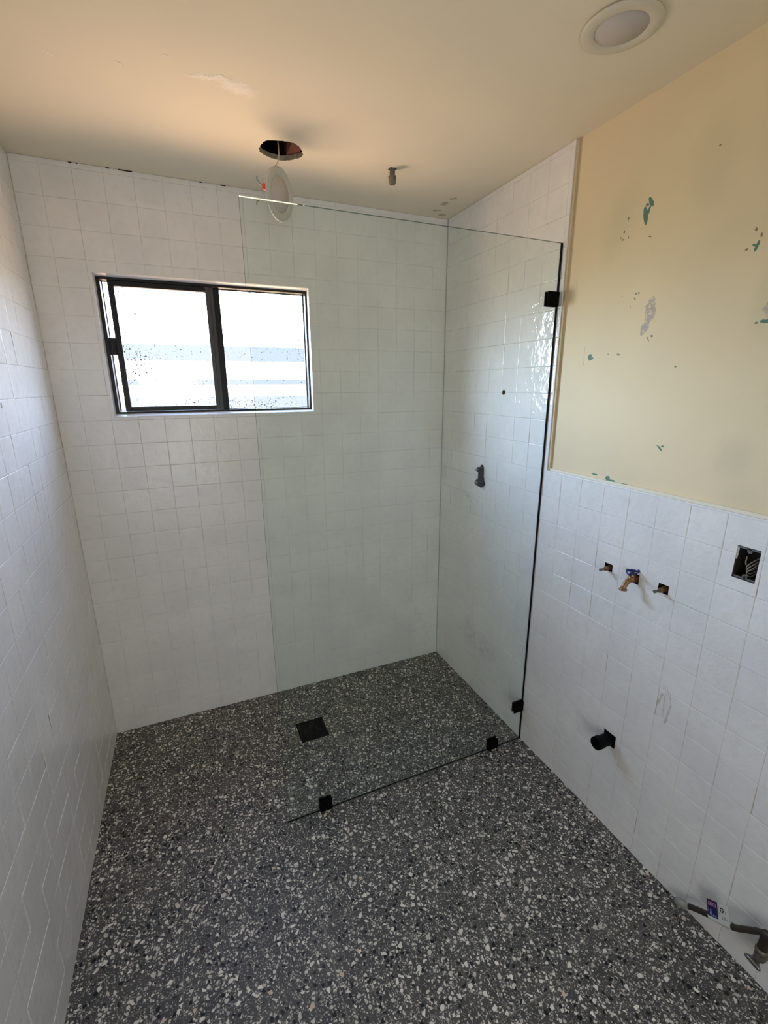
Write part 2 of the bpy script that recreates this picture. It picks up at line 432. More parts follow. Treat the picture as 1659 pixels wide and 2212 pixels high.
M_BLACK = plain('matt_black_metal', srgb(6, 6, 7), .65, spec=.07)
M_FRAME = plain('black_window_aluminium', srgb(17, 16, 18), .42, spec=.3, bump=.05)
M_FRAME2 = plain('dark_grey_interlock', srgb(66, 66, 68), .45, metal=.3)
M_ABS = plain('black_pipe_plastic', srgb(12, 13, 14), .55, spec=.08)
M_BRASS = plain('dull_brass', srgb(160, 124, 88), .42, metal=.75, bump=.3, bscale=300, var=.3)
M_COPPER = plain('old_copper', srgb(146, 104, 76), .5, metal=.6, bump=.4, bscale=260, var=.4)
M_STEEL = plain('galvanised_steel', srgb(150, 152, 152), .4, metal=.85, bump=.3, bscale=90, var=.2)
M_IRON = plain('grey_pipe_metal', srgb(128, 122, 112), .5, metal=.5, bump=.5, bscale=200, var=.35)
M_CHROME = plain('worn_chrome', srgb(150, 150, 152), .22, metal=.95)
M_BLUE = plain('blue_handle_paint', srgb(22, 32, 92), .35)
M_DGREY = plain('dark_grey_plastic', srgb(13, 14, 16), .7, spec=.03)
M_BRONZE = plain('dark_bronze_pipe', srgb(62, 54, 46), .45, metal=.3, bump=.3, bscale=120, var=.3)
M_WPLAST = plain('white_plastic', srgb(190, 191, 186), .45)
M_RINGC = plain('paint_stained_ring', srgb(208, 202, 184), .5, bump=.2, bscale=80)
M_DIFF = plain('white_light_diffuser', srgb(190, 184, 180), .6)
M_RED = plain('orange_red_plastic', srgb(226, 74, 50), .45)
M_CABLE = plain('cream_cable', srgb(214, 202, 180), .5)
M_WIRE = plain('grey_wire', srgb(142, 130, 118), .6)
M_BOARD = plain('torn_plasterboard', srgb(172, 160, 138), .95, bump=.8, bscale=150, var=.35)
M_ATTIC = plain('attic_dust_dark', srgb(46, 38, 34), .95, var=.4)
M_TIMBER = plain('red_brown_timber', srgb(120, 62, 44), .85, bump=.6, bscale=60, var=.5)
M_MORTAR = plain('dry_adhesive', srgb(206, 203, 197), .95, bump=.8, bscale=200)
M_DARKGAP = plain('dark_gap_shade', srgb(30, 25, 20), .95)  # dark tone painted in for the shade of gaps and holes
M_OUTWALL = plain('neighbour_render', srgb(214, 208, 196), .9)
M_OUTGREY = plain('neighbour_fascia', srgb(63, 67, 71), .8)
M_OUTLOW = plain('neighbour_cladding', srgb(70, 71, 70), .8)
M_CLEAR = plain('milky_plastic', srgb(150, 150, 142), .3)

def glass_face(name, tint, r0=.04, extra=None):
    m = NM(name)
    lw = m.n('ShaderNodeLayerWeight'); lw.inputs[0].default_value = .5
    p5 = m.math('POWER', lw.outputs['Facing'], 5.0)
    f = m.math('MULTIPLY_ADD', p5, 1 - r0, r0)
    tr = m.n('ShaderNodeBsdfTransparent'); tr.inputs[0].default_value = (*tint, 1)
    gl = m.n('ShaderNodeBsdfGlossy'); gl.inputs['Roughness'].default_value = .01; gl.inputs[0].default_value = (1, 1, 1, 1)
    mx = m.n('ShaderNodeMixShader'); m.l(f, mx.inputs[0]); m.l(tr.outputs[0], mx.inputs[1]); m.l(gl.outputs[0], mx.inputs[2])
    sh = mx.outputs[0]
    if extra: sh = extra(m, sh)
    return m.done(sh)
M_SCREEN = glass_face('clear_screen_glass', (.948, .982, .968), r0=.024)
def edge_mat():
    m = NM('polished_green_glass_edge')
    d = m.n('ShaderNodeBsdfDiffuse'); d.inputs[0].default_value = (.012, .030, .024, 1)
    g = m.n('ShaderNodeBsdfGlossy'); g.inputs['Roughness'].default_value = .06; g.inputs[0].default_value = (.92, 1, .95, 1)
    mx = m.n('ShaderNodeMixShader'); mx.inputs[0].default_value = .28
    m.l(d.outputs[0], mx.inputs[1]); m.l(g.outputs[0], mx.inputs[2])
    return m.done(mx.outputs[0])
M_EDGE = edge_mat()
def dirt(m, sh):
    o = m.obj()
    # specks of render and paint gathered at the edges of the pane
    sp = m.n('ShaderNodeSeparateXYZ'); m.l(o, sp.inputs[0])
    big = m.noise(o, 9, 3, .6)
    left = m.ramp(sp.outputs[0], .46, .26); right = m.ramp(sp.outputs[0], .90, 1.04); low = m.ramp(sp.outputs[2], 1.60, 1.52); top = m.ramp(sp.outputs[2], 1.96, 2.01)
    dens = m.math('MAXIMUM', m.math('MAXIMUM', m.math('MULTIPLY', left, .8), m.math('MULTIPLY', right, .5)), m.math('MAXIMUM', m.math('MULTIPLY', low, .7), top))
    dens = m.math('MULTIPLY', m.math('ADD', dens, .04), m.ramp(big, .38, .62))
    fine = m.noise(m.wobble(o, 60, .012), 140, 2, .5)
    thr = m.math('MULTIPLY_ADD', dens, -.125, .692)
    mask = m.ramp(m.math('SUBTRACT', fine, thr), 0, .004)
    d = m.n('ShaderNodeBsdfDiffuse'); d.inputs[0].default_value = (.26, .26, .27, 1)
    mx = m.n('ShaderNodeMixShader'); m.l(m.math('MULTIPLY', mask, .99), mx.inputs[0]); m.l(sh, mx.inputs[1]); m.l(d.outputs[0], mx.inputs[2])
    return mx.outputs[0]
M_PANE = glass_face('speckled_window_glass', (.95, .97, .97), extra=dirt)

# ------------------------------------------------------------ structure
# openings in the right wall: (y0, y1, z0, z1)
RH = [(-1.176, -1.143, .989, 1.016), (-1.279, -1.243, .985, 1.019), (-1.379, -1.345, .992, 1.021),   # basin pipes
      (-1.594, -1.538, 1.118, 1.207),                                                               # socket box
      (-1.283, -1.233, .343, .395)]                                                                 # waste
SMALL = [(-.531, -.508, 1.577, 1.590), (-.526, -.512, 1.573, 1.594)]                                # nibbled round hole
VALVE = [(-.404, -.380, 1.145, 1.235)]
ALLR = RH + SMALL + VALVE

# floor with the drain recess
mb = MB()
DR = (.805, .939, -.420, -.283)
slab(mb, (0, 0, 0), (1, 0, 0), (0, 1, 0), (0, 0, 1), -.15, W + .15, YF - .15, .15, [DR], 0, .10, 0, 0)
struct(mb.build('floor', M_FLOOR))

# back wall with the window opening
mb = MB()
slab(mb, (0, 0, 0), (1, 0, 0), (0, 0, 1), (0, -1, 0), -.15, W + .15, 0, H, [(WX0, WX1, WZ0, WZ1)], .0020, .12, 0, 1)
wb = struct(mb.build('wall_back', [M_GROUT, M_TRIMW]))
mb = MB()
tiling(mb, (0, 0, 0), (1, 0, 0), (0, 0, 1), (0, -1, 0), 0.0001, W - .0001, 0.001, H - .001, .086, .0855, [(WX0 + .003, WX1 - .003, WZ0 + .003, WZ1 - .003)], 11, lip=.0010, jit=.00036, edge=-.0014)
mb.build('wall_tiles', M_TILE, wb)

# left wall
mb = MB()
slab(mb, (0, 0, 0), (0, 1, 0), (0, 0, 1), (1, 0, 0), YF - .12, .0, 0, H, [], .0020, .12, 0, 1)
wl = struct(mb.build('wall_left', [M_GROUT, M_RAW]))
mb = MB()
tiling(mb, (0, 0, 0), (0, 1, 0), (0, 0, 1), (1, 0, 0), YF, -.0001, 0.001, H - .001, -.072, .0855, [(-.603, -.590, 1.560, 1.574)], 23, lip=.0010, jit=.00045, edge=-.0019)
mb.build('wall_tiles', M_TILE, wl)

# right wall: painted board set back behind the tiles
mb = MB()
slab(mb, (W, 0, 0), (0, 1, 0), (0, 0, 1), (-1, 0, 0), YF - .12, .0, 0, H, ALLR, .011, .075, 0, 1)
slab(mb, (W, 0, 0), (0, 1, 0), (0, 0, 1), (-1, 0, 0), YF - .12, .0, 0, H, [], .0752, .12, 1, 1)
wr = struct(mb.build('wall_right', [M_PAINT, M_RAW]))
mb = MB()
tiling(mb, (W, 0, 0), (0, 1, 0), (0, 0, 1), (-1, 0, 0), TY, -.0001, HZ, H - .001, -.0055, .0855, ALLR, 37)
tiling(mb, (W, 0, 0), (0, 1, 0), (0, 0, 1), (-1, 0, 0), YF, -.0001, 0.001, HZ, -.0055, .0855, ALLR, 41, lip=.0011)
slab(mb, (W, 0, 0), (0, 1, 0), (0, 0, 1), (-1, 0, 0), TY, 0, HZ, H, ALLR, .0024, .0108, 1, 1)
slab(mb, (W, 0, 0), (0, 1, 0), (0, 0, 1), (-1, 0, 0), YF, 0, 0, HZ, ALLR, .0024, .0108, 1, 1)
mb.build('wall_tiles', [M_TILE_R, M_GROUT], wr)

# front wall behind the camera, with the doorway added for the fill light
mb = MB()
slab(mb, (0, YF, 0), (1, 0, 0), (0, 0, 1), (0, 1, 0), 0, W, 0, H, [(DX0, DX1, -.01, DZ1)], 0, .12, 0, 0)
struct(mb.build('wall_front', M_PAINT))
# hall beyond, added to hold the fill lamp: plain white walls
mb = MB()
hx0, hx1, hy0, hy1 = -.50, 1.50, YF - 1.28, YF - .121
mb.box((hx0 - .1, hy0 - .1, 0), (hx1 + .1, hy0, H)); mb.box((hx0 - .1, hy0, 0), (hx0, hy1, H)); mb.box((hx1, hy0, 0), (hx1 + .1, hy1, H)); mb.box((hx0, hy0, H), (hx1, hy1, H + .1))
mb.box((hx0, hy1 - .0005, 0), (-.0, hy1 + .12, H))
struct(mb.build('wall_hall', M_TRIMW))
mb = MB(); mb.box((hx0, hy0, -.10), (hx1, YF - .151, 0)); mb.box((hx0, YF-.151, -.1), (-.151, YF-.121, 0)); struct(mb.build('floor_hall', M_FLOOR))
mb = MB()
for x_ in (DX0 - .07, DX1): mb.box((x_, YF - .0, 0), (x_ + .07, YF + .014, DZ1 + .07), bev=.003)
mb.box((DX0, YF, DZ1), (DX1, YF + .014, DZ1 + .07), bev=.003)
struct(mb.build('trim_3', M_TRIMW))

# trims at the tile edges
mb = MB()
mb.box((W - .0015, TY - .0035, HZ + .004), (W + .011, TY + .0005, H - .001), 0, bev=.0008)
mb.box((W + .0025, TY - .014, HZ + .006), (W + .011, TY - .0035, H - .001), 1, bev=.001)
struct(mb.build('trim_1', [M_TRIMW, M_BROWN]))
mb = MB()
mb.box((W - .0015, YF, HZ - .001), (W + .011, TY - .001, HZ + .005), 0, bev=.0012)
mb.box((W + .003, YF, HZ + .005), (W + .011, TY - .015, HZ + .015), 1, bev=.0015)
struct(mb.build('trim_2', [M_TRIMW, M_TRIM]))

# ceiling with the ragged round hole
HC, HR = (.873, -.370), (.074, .071)
rnd = random.Random(5)
mb = MB()
sq = .10
slab(mb, (0, 0, H), (1, 0, 0), (0, 1, 0), (0, 0, -1), -.12, W + .12, YF - .12, .12, [(HC[0] - sq, HC[0] + sq, HC[1] - sq, HC[1] + sq), (1.272, 1.300, -.402, -.376)], 0, .012, 0, 1)
n = 64; inner = []; outer = []
for k in range(n):
    a = 2 * PI * k / n
    j = 1 + rnd.uniform(-.035, .03) + .03 * math.sin(5 * a + 1)
    inner.append((HC[0] + math.cos(a) * HR[0] * j, HC[1] + math.sin(a) * HR[1] * j))
    s_ = sq / max(abs(math.cos(a)), abs(math.sin(a)))
    outer.append((HC[0] + math.cos(a) * s_, HC[1] + math.sin(a) * s_))
v = [(x, y, H) for x, y in inner] + [(x, y, H) for x, y in outer] + [(HC[0] + (x - HC[0]) * 1.01, HC[1] + (y - HC[1]) * 1.01, H + .016) for x, y in inner]
f = [(i, (i + 1) % n, n + (i + 1) % n, n + i) for i in range(n)]
mb.put(v, f, 0)
mb.put(v, [(i, 2 * n + i, 2 * n + (i + 1) % n, (i + 1) % n) for i in range(n)], 1)
vo = [(x, y, H + .016) for x, y in outer]
mb.put(v[2 * n:] + vo, [(i, n + i, n + (i + 1) % n, (i + 1) % n) for i in range(n)], 1)
ce = struct(mb.build('ceiling', [M_CEIL, M_BOARD]))
mb = MB()
for (a, b) in (((-.12, YF - .12, H + .28), (W + .12, .12, H + .32)), ((-.12, .10, H + .012), (W + .12, .12, H + .28)), ((-.12, YF - .12, H + .012), (W + .12, YF - .10, H + .28)),
               ((-.12, YF - .1, H + .012), (-.10, .1, H + .28)), ((W + .10, YF - .1, H + .012), (W + .12, .1, H + .28))):
    mb.box(a, b)
mb.build('roof_space', M_ATTIC, ce)
mb = MB(); mb.box((.905, -2.9, H + .017), (.945, .09, H + .13)); mb.build('timber_joist', M_TIMBER, ce)
mb = MB(); mb.box((.45, -2.9, H + .017), (.49, .09, H + .13)); mb.build('timber_joist', M_TIMBER, ce)
# dark slivers coloured as the shade in gaps between ceiling and tiles
mb = MB()
for x, w_ in ((.180, .011), (.203, .006), (.298, .012), (.338, .034), (.365, .020), (.62, .01), (.70, .02)):
    mb.box((x, -.0012, H - .0035), (x + w_, .001, H - .0002), bev=.0006)
mb.build('cornice_gap_shade', M_DARKGAP, ce)

# ------------------------------------------------------------ window
win = bpy.data.objects.new('window_1', None); win.location = ((WX0 + WX1) / 2, .03, WZ0); col.objects.link(win); win['kind'] = 'structure'
def ring(mb, x0, x1, z0, z1, tl, tr, tt, tb, y0, y1, bev=.001, mi=0):
    mb.box((x0, y0, z0), (x0 + tl, y1, z1), mi, bev=bev); mb.box((x1 - tr, y0, z0), (x1, y1, z1), mi, bev=bev)
    mb.box((x0 + tl, y0, z1 - tt), (x1 - tr, y1, z1), mi, bev=bev); mb.box((x0 + tl, y0, z0), (x1 - tr, y1, z0 + tb), mi, bev=bev)
mb = MB()      # white reveal sloping in to the frame
rings = [(WX0 - .001, WX1 + .001, WZ0 - .001, WZ1 + .001, .002), (WX0 - .001, WX1 + .001, WZ0 - .001, WZ1 + .001, -.0022), (WX0 + .001, WX1 - .001, WZ0 + .001, WZ1 - .001, -.0026),
         (WX0 + .0085, WX1 - .0035, WZ0 + .0105, WZ1 - .0095, .027), (WX0 + .0085, WX1 - .0035, WZ0 + .0105, WZ1 - .0095, .060), (WX0 - .001, WX1 + .001, WZ0 - .001, WZ1 + .001, .060)]
vv = []
for xa_, xb_, za_, zb_, y_ in rings: vv += [(xa_, y_, za_), (xb_, y_, za_), (xb_, y_, zb_), (xa_, y_, zb_)]
mb.put(vv, [(4 * i + k, 4 * i + (k + 1) % 4, 4 * (i + 1) + (k + 1) % 4, 4 * (i + 1) + k) for i in range(5) for k in range(4)])
mb.build('reveal_trim', M_TRIMW, win, recalc=False)
KX = lambda x: .4625 + (x - .4625) * 1.0115
KZ = lambda z: 1.613 + (z - 1.613) * 1.0115
class WB(MB):
    def box(s, a, b, mi=0, M=None, bev=0):
        return MB.box(s, (KX(a[0]), a[1] + .028, KZ(a[2])), (KX(b[0]), b[1] + .028, KZ(b[2])), mi, M, bev)
mb = WB()
ring(mb, .2055, 1.0365, 1.5055, 2.0315, .0150, .010, .0125, .0105, .000, .060, .0015)
ring(mb, .2215, 1.0265, 1.5165, 2.0185, .004, .004, .003, .003, .035, .045, .0005)
mb.build('window_frame', M_FRAME, win)
mb = WB(); mb.box((.634, .028, 1.516), (.660, .058, 2.019), bev=.0015); mb.build('meeting_mullion', M_FRAME, win)
# sliding sash, pulled a little open
sy0, sy1 = .004, .026
mb = WB()
mb.box((.2445, sy0, 1.5175), (.266, sy1, 2.0175), bev=.0015)
mb.box((.266, sy0, 1.998), (.602, sy1, 2.0175), bev=.0015); mb.box((.266, sy0, 1.5175), (.602, sy1, 1.536), bev=.0015)
sash = mb.build('sliding_sash', M_FRAME, win)
mb = WB(); mb.box((.602, sy0, 1.5175), (.618, sy1, 2.0175), bev=.001); mb.box((.618, sy0 + .003, 1.5175), (.633, sy1 + .001, 2.0175), bev=.001)
mb.box((.6185, sy0 + .000, 1.62), (.6255, sy0 + .0035, 1.84), bev=.0008)
mb.build('sash_interlock', M_FRAME2, sash)
mb = WB(); mb.box((.264, .014, 1.534), (.604, .017, 2.000)); mb.build('sash_pane', M_PANE, sash)
mb = WB(); mb.box((.658, .043, 1.514), (1.030, .046, 2.021)); mb.build('fixed_pane', M_PANE, win)
mb = WB(); mb.box((.2215, -.001, 1.741), (.246, .024, 1.806), bev=.003); mb.box((.2275, -.009, 1.752), (.2385, .0, 1.795), bev=.002)
mb.build('sash_latch', M_FRAME, win)

# ------------------------------------------------------------ outside
ob = thing('neighbouring_building', 'pale building with grey fascia seen blurred through the window', 'building', (.6, 8.0, 0))
mb = MB(); mb.box((-4, 8, 0), (6, 9, 2.12)); mb.build('wall', M_OUTWALL, ob)
mb = MB(); mb.box((-4, 7.9, 2.12), (6, 9.1, 2.40)); mb.build('fascia', M_OUTGREY, ob)
mb = MB(); mb.box((-4, 7.96, 1.66), (6, 7.999, 1.76)); mb.build('rail', M_OUTGREY, ob)
mb = MB(); mb.box((-4, 7.95, 0), (6, 7.999, 1.42)); mb.build('cladding', M_OUTLOW, ob)

# ------------------------------------------------------------ shower screen
GX0, GZ1, GT = .6584, 2.0966, .008
scr = thing('shower_screen', 'frameless clear glass shower screen held by black clamps at the right wall and floor', 'shower screen', (1.2, GY, 0))
mb = MB()
x0, x1, y0, y1, z0, z1 = GX0, W - .004, GY - GT / 2, GY + GT / 2, .003, GZ1
vv = [(x0, y0, z0), (x1, y0, z0), (x1, y1, z0), (x0, y1, z0), (x0, y0, z1), (x1, y0, z1), (x1, y1, z1), (x0, y1, z1)]
mb.put(vv, [(0, 1, 5, 4), (2, 3, 7, 6)], 0); mb.put(vv, [(0, 3, 2, 1), (4, 5, 6, 7), (1, 2, 6, 5), (3, 0, 4, 7)], 1)
mb.build('glass_panel', [M_SCREEN, M_EDGE], scr)
mb = MB(); mb.box((W - .004, GY - .004, .003), (W - .0008, GY + .004, GZ1)); mb.build('wall_seal', M_DGREY, scr)
mb = MB(); mb.box((GX0, GY - .003, .0002), (W - .003, GY + .003, .003)); mb.build('floor_seal', plain('clear_seal_grey', srgb(96, 104, 98), .4), scr)
def clamp(cx, cz, w_, h_, lab, side):
    mb = MB(); t = .0065
    ya, yb = GY - GT / 2 - t, GY + GT / 2 + t
    mb.box((cx - w_ / 2, ya, cz - h_ / 2), (cx + w_ / 2, GY - GT / 2 - .0003, cz + h_ / 2), bev=.0025)
    mb.box((cx - w_ / 2, GY + GT / 2 + .0003, cz - h_ / 2), (cx + w_ / 2, yb, cz + h_ / 2), bev=.0025)
    o = mb.build('glass_clamp', M_BLACK, scr); o['label'] = lab
clamp(W - .0275, 1.913, .052, .050, 'black clamp high on the wall edge', 0)
clamp(W - .0275, .184, .052, .050, 'black clamp low on the wall edge', 0)
clamp(1.601, .0275, .050, .052, 'black floor clamp near the wall', 1)
clamp(.811, .0275, .050, .052, 'black floor clamp near the free end', 1)

# ------------------------------------------------------------ floor drain
dr = thing('floor_drain', 'square black floor drain set in the terrazzo behind the glass', 'drain', (.872, -.3515, 0))
mb = MB()
ring_ = [(DR[0] + .0005, DR[2] + .0005, DR[1] - .0005, DR[3] - .0005)]
a0, b0, a1, b1 = ring_[0]
for bx in (((a0, b0), (a0 + .006, b1)), ((a1 - .006, b0), (a1, b1)), ((a0 + .006, b0), (a1 - .006, b0 + .006)), ((a0 + .006, b1 - .006), (a1 - .006, b1))):
    mb.box((*bx[0], -.03), (*bx[1], .0012), bev=.0006)
mb.build('drain_frame', M_BLACK, dr)
mb = MB(); mb.box((a0 + .009, b0 + .009, -.02), (a1 - .009, b1 - .009, .0002), bev=.0008)
for k in range(9):
    for q in range(9):
        x, y = a0 + .02 + k * .0117, b0 + .02 + q * .0117
        mb.box((x, y, .0002), (x + .006, y + .006, .0007))
mb.build('drain_grate', M_DGREY if False else M_BLACK, dr)
mb = MB(); mb.box((a0 + .0065, b0 + .0065, -.06), (a1 - .0065, b1 - .0065, -.022)); mb.build('drain_pan', M_ABS, dr)

# ------------------------------------------------------------ ceiling downlights
def downlight_parts(root, M, r=.0865, mring=None):
    mb = MB()
    mb.lathe([(r * .66, .0005), (r * .70, .0035), (r * .97, .0025), (r, .0005), (r, -.003), (r * .96, -.004), (r * .62, -.004)], M, 48, 0, True, False)
    mb.build('trim_ring', mring or M_WPLAST, root)
    mb = MB(); mb.lathe([(.0001, .0012), (r * .655, .0012), (r * .665, -.001)], M, 48, 0, True, False); mb.build('diffuser', M_DIFF, root)
dl = thing('recessed_downlight', 'round white downlight fitted flush in the ceiling above the painted wall', 'downlight', (1.476, -1.238, H))
downlight_parts(dl, frame((1.476, -1.238, H - .0042), (.02, .01, -1)), mring=M_RINGC)
mb = MB(); mb.lathe([(.066, .0), (.066, -.003)], frame((1.476, -1.238, H), (0, 0, -1)), 32, 0, True, True); mb.build('lamp_can', M_WPLAST, dl)

DC = Vector((.858, -.380, 2.262)); DN = Vector((.70, -.70, -.10)).normalized()
hl = thing('hanging_downlight', 'round white downlight dangling by its cable below the ragged ceiling hole', 'downlight', DC)
DM = frame(DC, DN)
downlight_parts(hl, DM, .0815)
mb = MB(); mb.lathe([(.060, -.0045), (.060, -.016), (.052, -.020)], DM, 40, 0, True, True); mb.build('lamp_can', M_WPLAST, hl)
sidex = DM.to_3x3() @ Vector((0, 1, 0)); upv = DM.to_3x3() @ Vector((1, 0, 0)); bk = -DN
sd = sidex if sidex.x < 0 else -sidex
for off, q in ((.012, 1), (-.030, -1)):
    c0 = DC + bk * .022 + sd * .046 + upv * off
    mb = MB(); mb.tube([c0 - sd * .012, c0 + sd * .012 + bk * .016, c0 + sd * .026 + bk * .022 + upv * .012 * q, c0 + sd * .026 + bk * .022 + upv * .022 * q], .0022, 8)
    mb.build('spring_clip', M_STEEL, hl)
mb = MB(); Mc = frame(DC + bk * .020 + sd * .060 + upv * .004, sd, upv)
mb.box((-.009, -.005, -.008), (.009, .005, .010), 0, Mc, .002); mb.build('cable_connector', M_RED, hl)
mb = MB()
pts = [Vector((.862, -.372, 2.47)), Vector((.862, -.374, 2.43)), Vector((.8635, -.376, 2.40)), Vector((.862, -.378, 2.37)), DC + upv * .080 + sd * .012 + bk * .012]
pts += [DC + bk * .012 + upv * .058 + sd * .054, DC + bk * .014 + upv * .034 + sd * .070, DC + bk * .018 + upv * .012 + sd * .062]
# smooth
def smooth(p, k=3):
    for _ in range(k):
        q = [p[0]]
        for i in range(len(p) - 1): q += [p[i] * .75 + p[i + 1] * .25, p[i] * .25 + p[i + 1] * .75]
        p = q + [p[-1]]
    return p
mb.tube(smooth(pts), .0018, 8); mb.build('cable', M_CABLE, hl)

# ------------------------------------------------------------ capped pipe in the ceiling
cp = thing('ceiling_pipe', 'short capped metal pipe poking down through the ceiling near the shower', 'pipe', (1.286, -.389, H))
mb = MB(); mb.lathe([(.0105, 0), (.0105, -.028)], Matrix.Translation((1.286, -.389, H + .004)), 20); mb.build('pipe', M_IRON, cp)
mb = MB()
hexp = [(math.cos(PI / 3 * k) * .0165, math.sin(PI / 3 * k) * .0165) for k in range(6)]
T = Matrix.Translation((1.286, -.389, 0))
mb.lathe([(.012, 2.378), (.0165, 2.376), (.0165, 2.370)], T, 6, 0, False)
mb.lathe([(.0135, 2.370), (.0135, 2.355), (.0105, 2.350)], T, 16, 0, False)
mb.build('pipe_cap', M_IRON, cp)

# ------------------------------------------------------------ shower valve rough-in
va = thing('shower_valve', 'dark plastic shower valve body sticking out of the tiled wall behind the glass', 'valve', (W, -.392, 1.19))
Mx = frame((W, -.392, 1.19), (-1, 0, 0), (0, 0, 1))   # local x up, local y along the wall, local z out of the wall
mb = MB()
prof = [(.052, -.008), (.056, 0), (.052, .008), (.030, .013), (.004, .016), (-.014, .019), (-.018, .034), (-.032, .038), (-.040, .024), (-.057, .002), (-.050, -.012), (-.036, -.030), (-.018, -.018), (.0, -.014), (.030, -.012)]
mb.prism(prof, -.03, .006, Mx); mb.build('valve_plate', M_DGREY, va, True)
mb = MB()
mb.lathe([(.0125, .006), (.0125, .026), (.0095, .030)], Mx @ Matrix.Translation((.034, 0, 0)), 18)
mb.lathe([(.020, .006), (.020, .018), (.0155, .020), (.0155, .028)], Mx @ Matrix.Translation((-.030, 0, 0)), 20)
mb.box((-.018, -.012, .006), (.022, .010, .018), 0, Mx, .003)
mb.build('valve_body', M_ABS, va)
mb = MB(); mb.lathe([(.006, .026), (.006, .034), (.003, .036), (.003, .045)], Mx @ Matrix.Translation((.034, 0, 0)), 12)
mb.build('diverter_stem', M_CHROME, va)
mb = MB(); mb.lathe([(.0095, .026), (.0095, .036), (.006, .039)], Mx @ Matrix.Translation((-.030, 0, 0)), 14); mb.build('cartridge_stem', M_CHROME, va)

# ------------------------------------------------------------ pipes of the missing basin
def stub(name, lab, y, z, tip, slope):
    t = thing(name, lab, 'pipe', (W, y, z), 'capped brass stubs either side of the hose tap')
    mb = MB()
    a = Vector((W + .055, y, z + .004)); b = Vector((W - .004, y + slope * .3, z)); c = Vector((tip, y + slope, z - .001))
    mb.tube([a, a.lerp(b, .5), b, b.lerp(c, .4)], [.0105, .0105, .0085, .0065], 14)
    mb.lathe([(.012, 0), (.012, .012)], frame(a.lerp(b, .45), b - a), 6, 0, False)
    mb.build('pipe', M_BRASS, t)
    mb = MB(); mb.tube([b.lerp(c, .35), c], [.0042, .0042], 12); mb.lathe([(.0052, 0), (.0052, .004)], frame(c, c - b), 12); mb.build('spindle', M_IRON, t)
stub('pipe_stub', 'capped brass pipe stub in a small square hole left of the hose tap', -1.158, .998, 1.729, .002)
stub('pipe_stub', 'brass pipe stub in a square hole right of the hose tap, nearest the socket box', -1.361, 1.002, 1.733, .004)
tp = thing('hose_tap', 'brass hose tap with a blue handle in a square hole of the half-height tiling', 'tap', (W, -1.262, 1.0))
mb = MB()
mb.tube(smooth([Vector((W + .06, -1.262, 1.004)), Vector((W + .01, -1.262, 1.003)), Vector((1.742, -1.262, 1.001)), Vector((1.727, -1.261, .994)), Vector((1.717, -1.260, .977)), Vector((1.7165, -1.260, .968))], 2),
        .0085, 16)
mb.lathe([(.0145, 0), (.0145, .012)], frame((W + .006, -1.262, 1.003), (-1, 0, 0)), 6, 0, False)
mb.sphere((1.747, -1.262, 1.003), .0125)
mb.lathe([(.0085, -.004), (.0105, -.002), (.0125, .0), (.0125, .004), (.009, .0045)], frame((1.7165, -1.260, .972), (-.05, 0, -1)), 20)
mb.lathe([(.008, 0), (.008, .010), (.005, .012)], frame((1.747, -1.262, 1.012), (0, 0, 1)), 14)
mb.build('tap_body', M_BRASS, tp)
mb = MB()
HM = frame((1.745, -1.262, 1.026), (-.22, .12, 1), (0, 1, 0))
seg = 28; rr = []
for k in range(seg):
    a = 2 * PI * k / seg; q = .0165 + .0014 * math.cos(3 * a + .4)
    rr.append(HM @ Vector((q * math.cos(a), q * math.sin(a), 0)))
mb.tube(rr + [rr[0], rr[1]], .0026, 10, cap=False)
for k in range(3):
    a = 2 * PI * k / 3 - .13
    mb.sphere(HM @ Vector((.0195 * math.cos(a), .0195 * math.sin(a), .001)), .0052, n=8)
    mb.tube([HM @ Vector((0, 0, 0)), HM @ Vector((.017 * math.cos(a), .017 * math.sin(a), 0))], .0018, 8)
mb.lathe([(.0055, -.012), (.0055, .003), (.003, .004)], HM, 12)
mb.build('handle', M_BLUE, tp)

# ------------------------------------------------------------ socket box
sb = thing('socket_box', 'open metal electrical box with loose grey wires cut into the tiles', 'electrical box', (W, -1.566, 1.163))
y0, y1, z0, z1 = -1.593, -1.539, 1.119, 1.206
mb = MB()
xa, xb = W + .003, W + .050
mb.box((xb - .0015, y0, z0), (xb, y1, z1)); mb.box((xa, y0, z0), (xb, y0 + .0015, z1)); mb.box((xa, y1 - .0015, z0), (xb, y1, z1))
mb.box((xa, y0, z0), (xb, y1, z0 + .0015)); mb.box((xa, y0, z1 - .0015), (xb, y1, z1))
mb.build('box_body', M_ATTIC if False else plain('dark_box_metal', srgb(58, 56, 54), .5, metal=.4, bump=.3), sb)
for zz, s_ in ((z1 - .0015, -1), (z0 + .0015, 1)):
    mb = MB()
    mb.box((xa, y0 + .002, min(zz, zz + s_ * .004)), (xa + .0015, y1 - .002, max(zz, zz + s_ * .004)))
    mb.lathe([(.0062, 0), (.0062, .0015)], frame((xa + .0015, -1.567, zz + s_ * .007), (-1, 0, 0)), 20)
    o = mb.build('fixing_lug', M_STEEL, sb)
    mb = MB(); mb.lathe([(.0022, 0), (.0022, .001)], frame((xa, -1.567, zz + s_ * .007), (-1, 0, 0)), 12)
    mb.build('screw_hole', M_CHROME if s_ < 0 else M_DARKGAP, o)
rnd = random.Random(3)
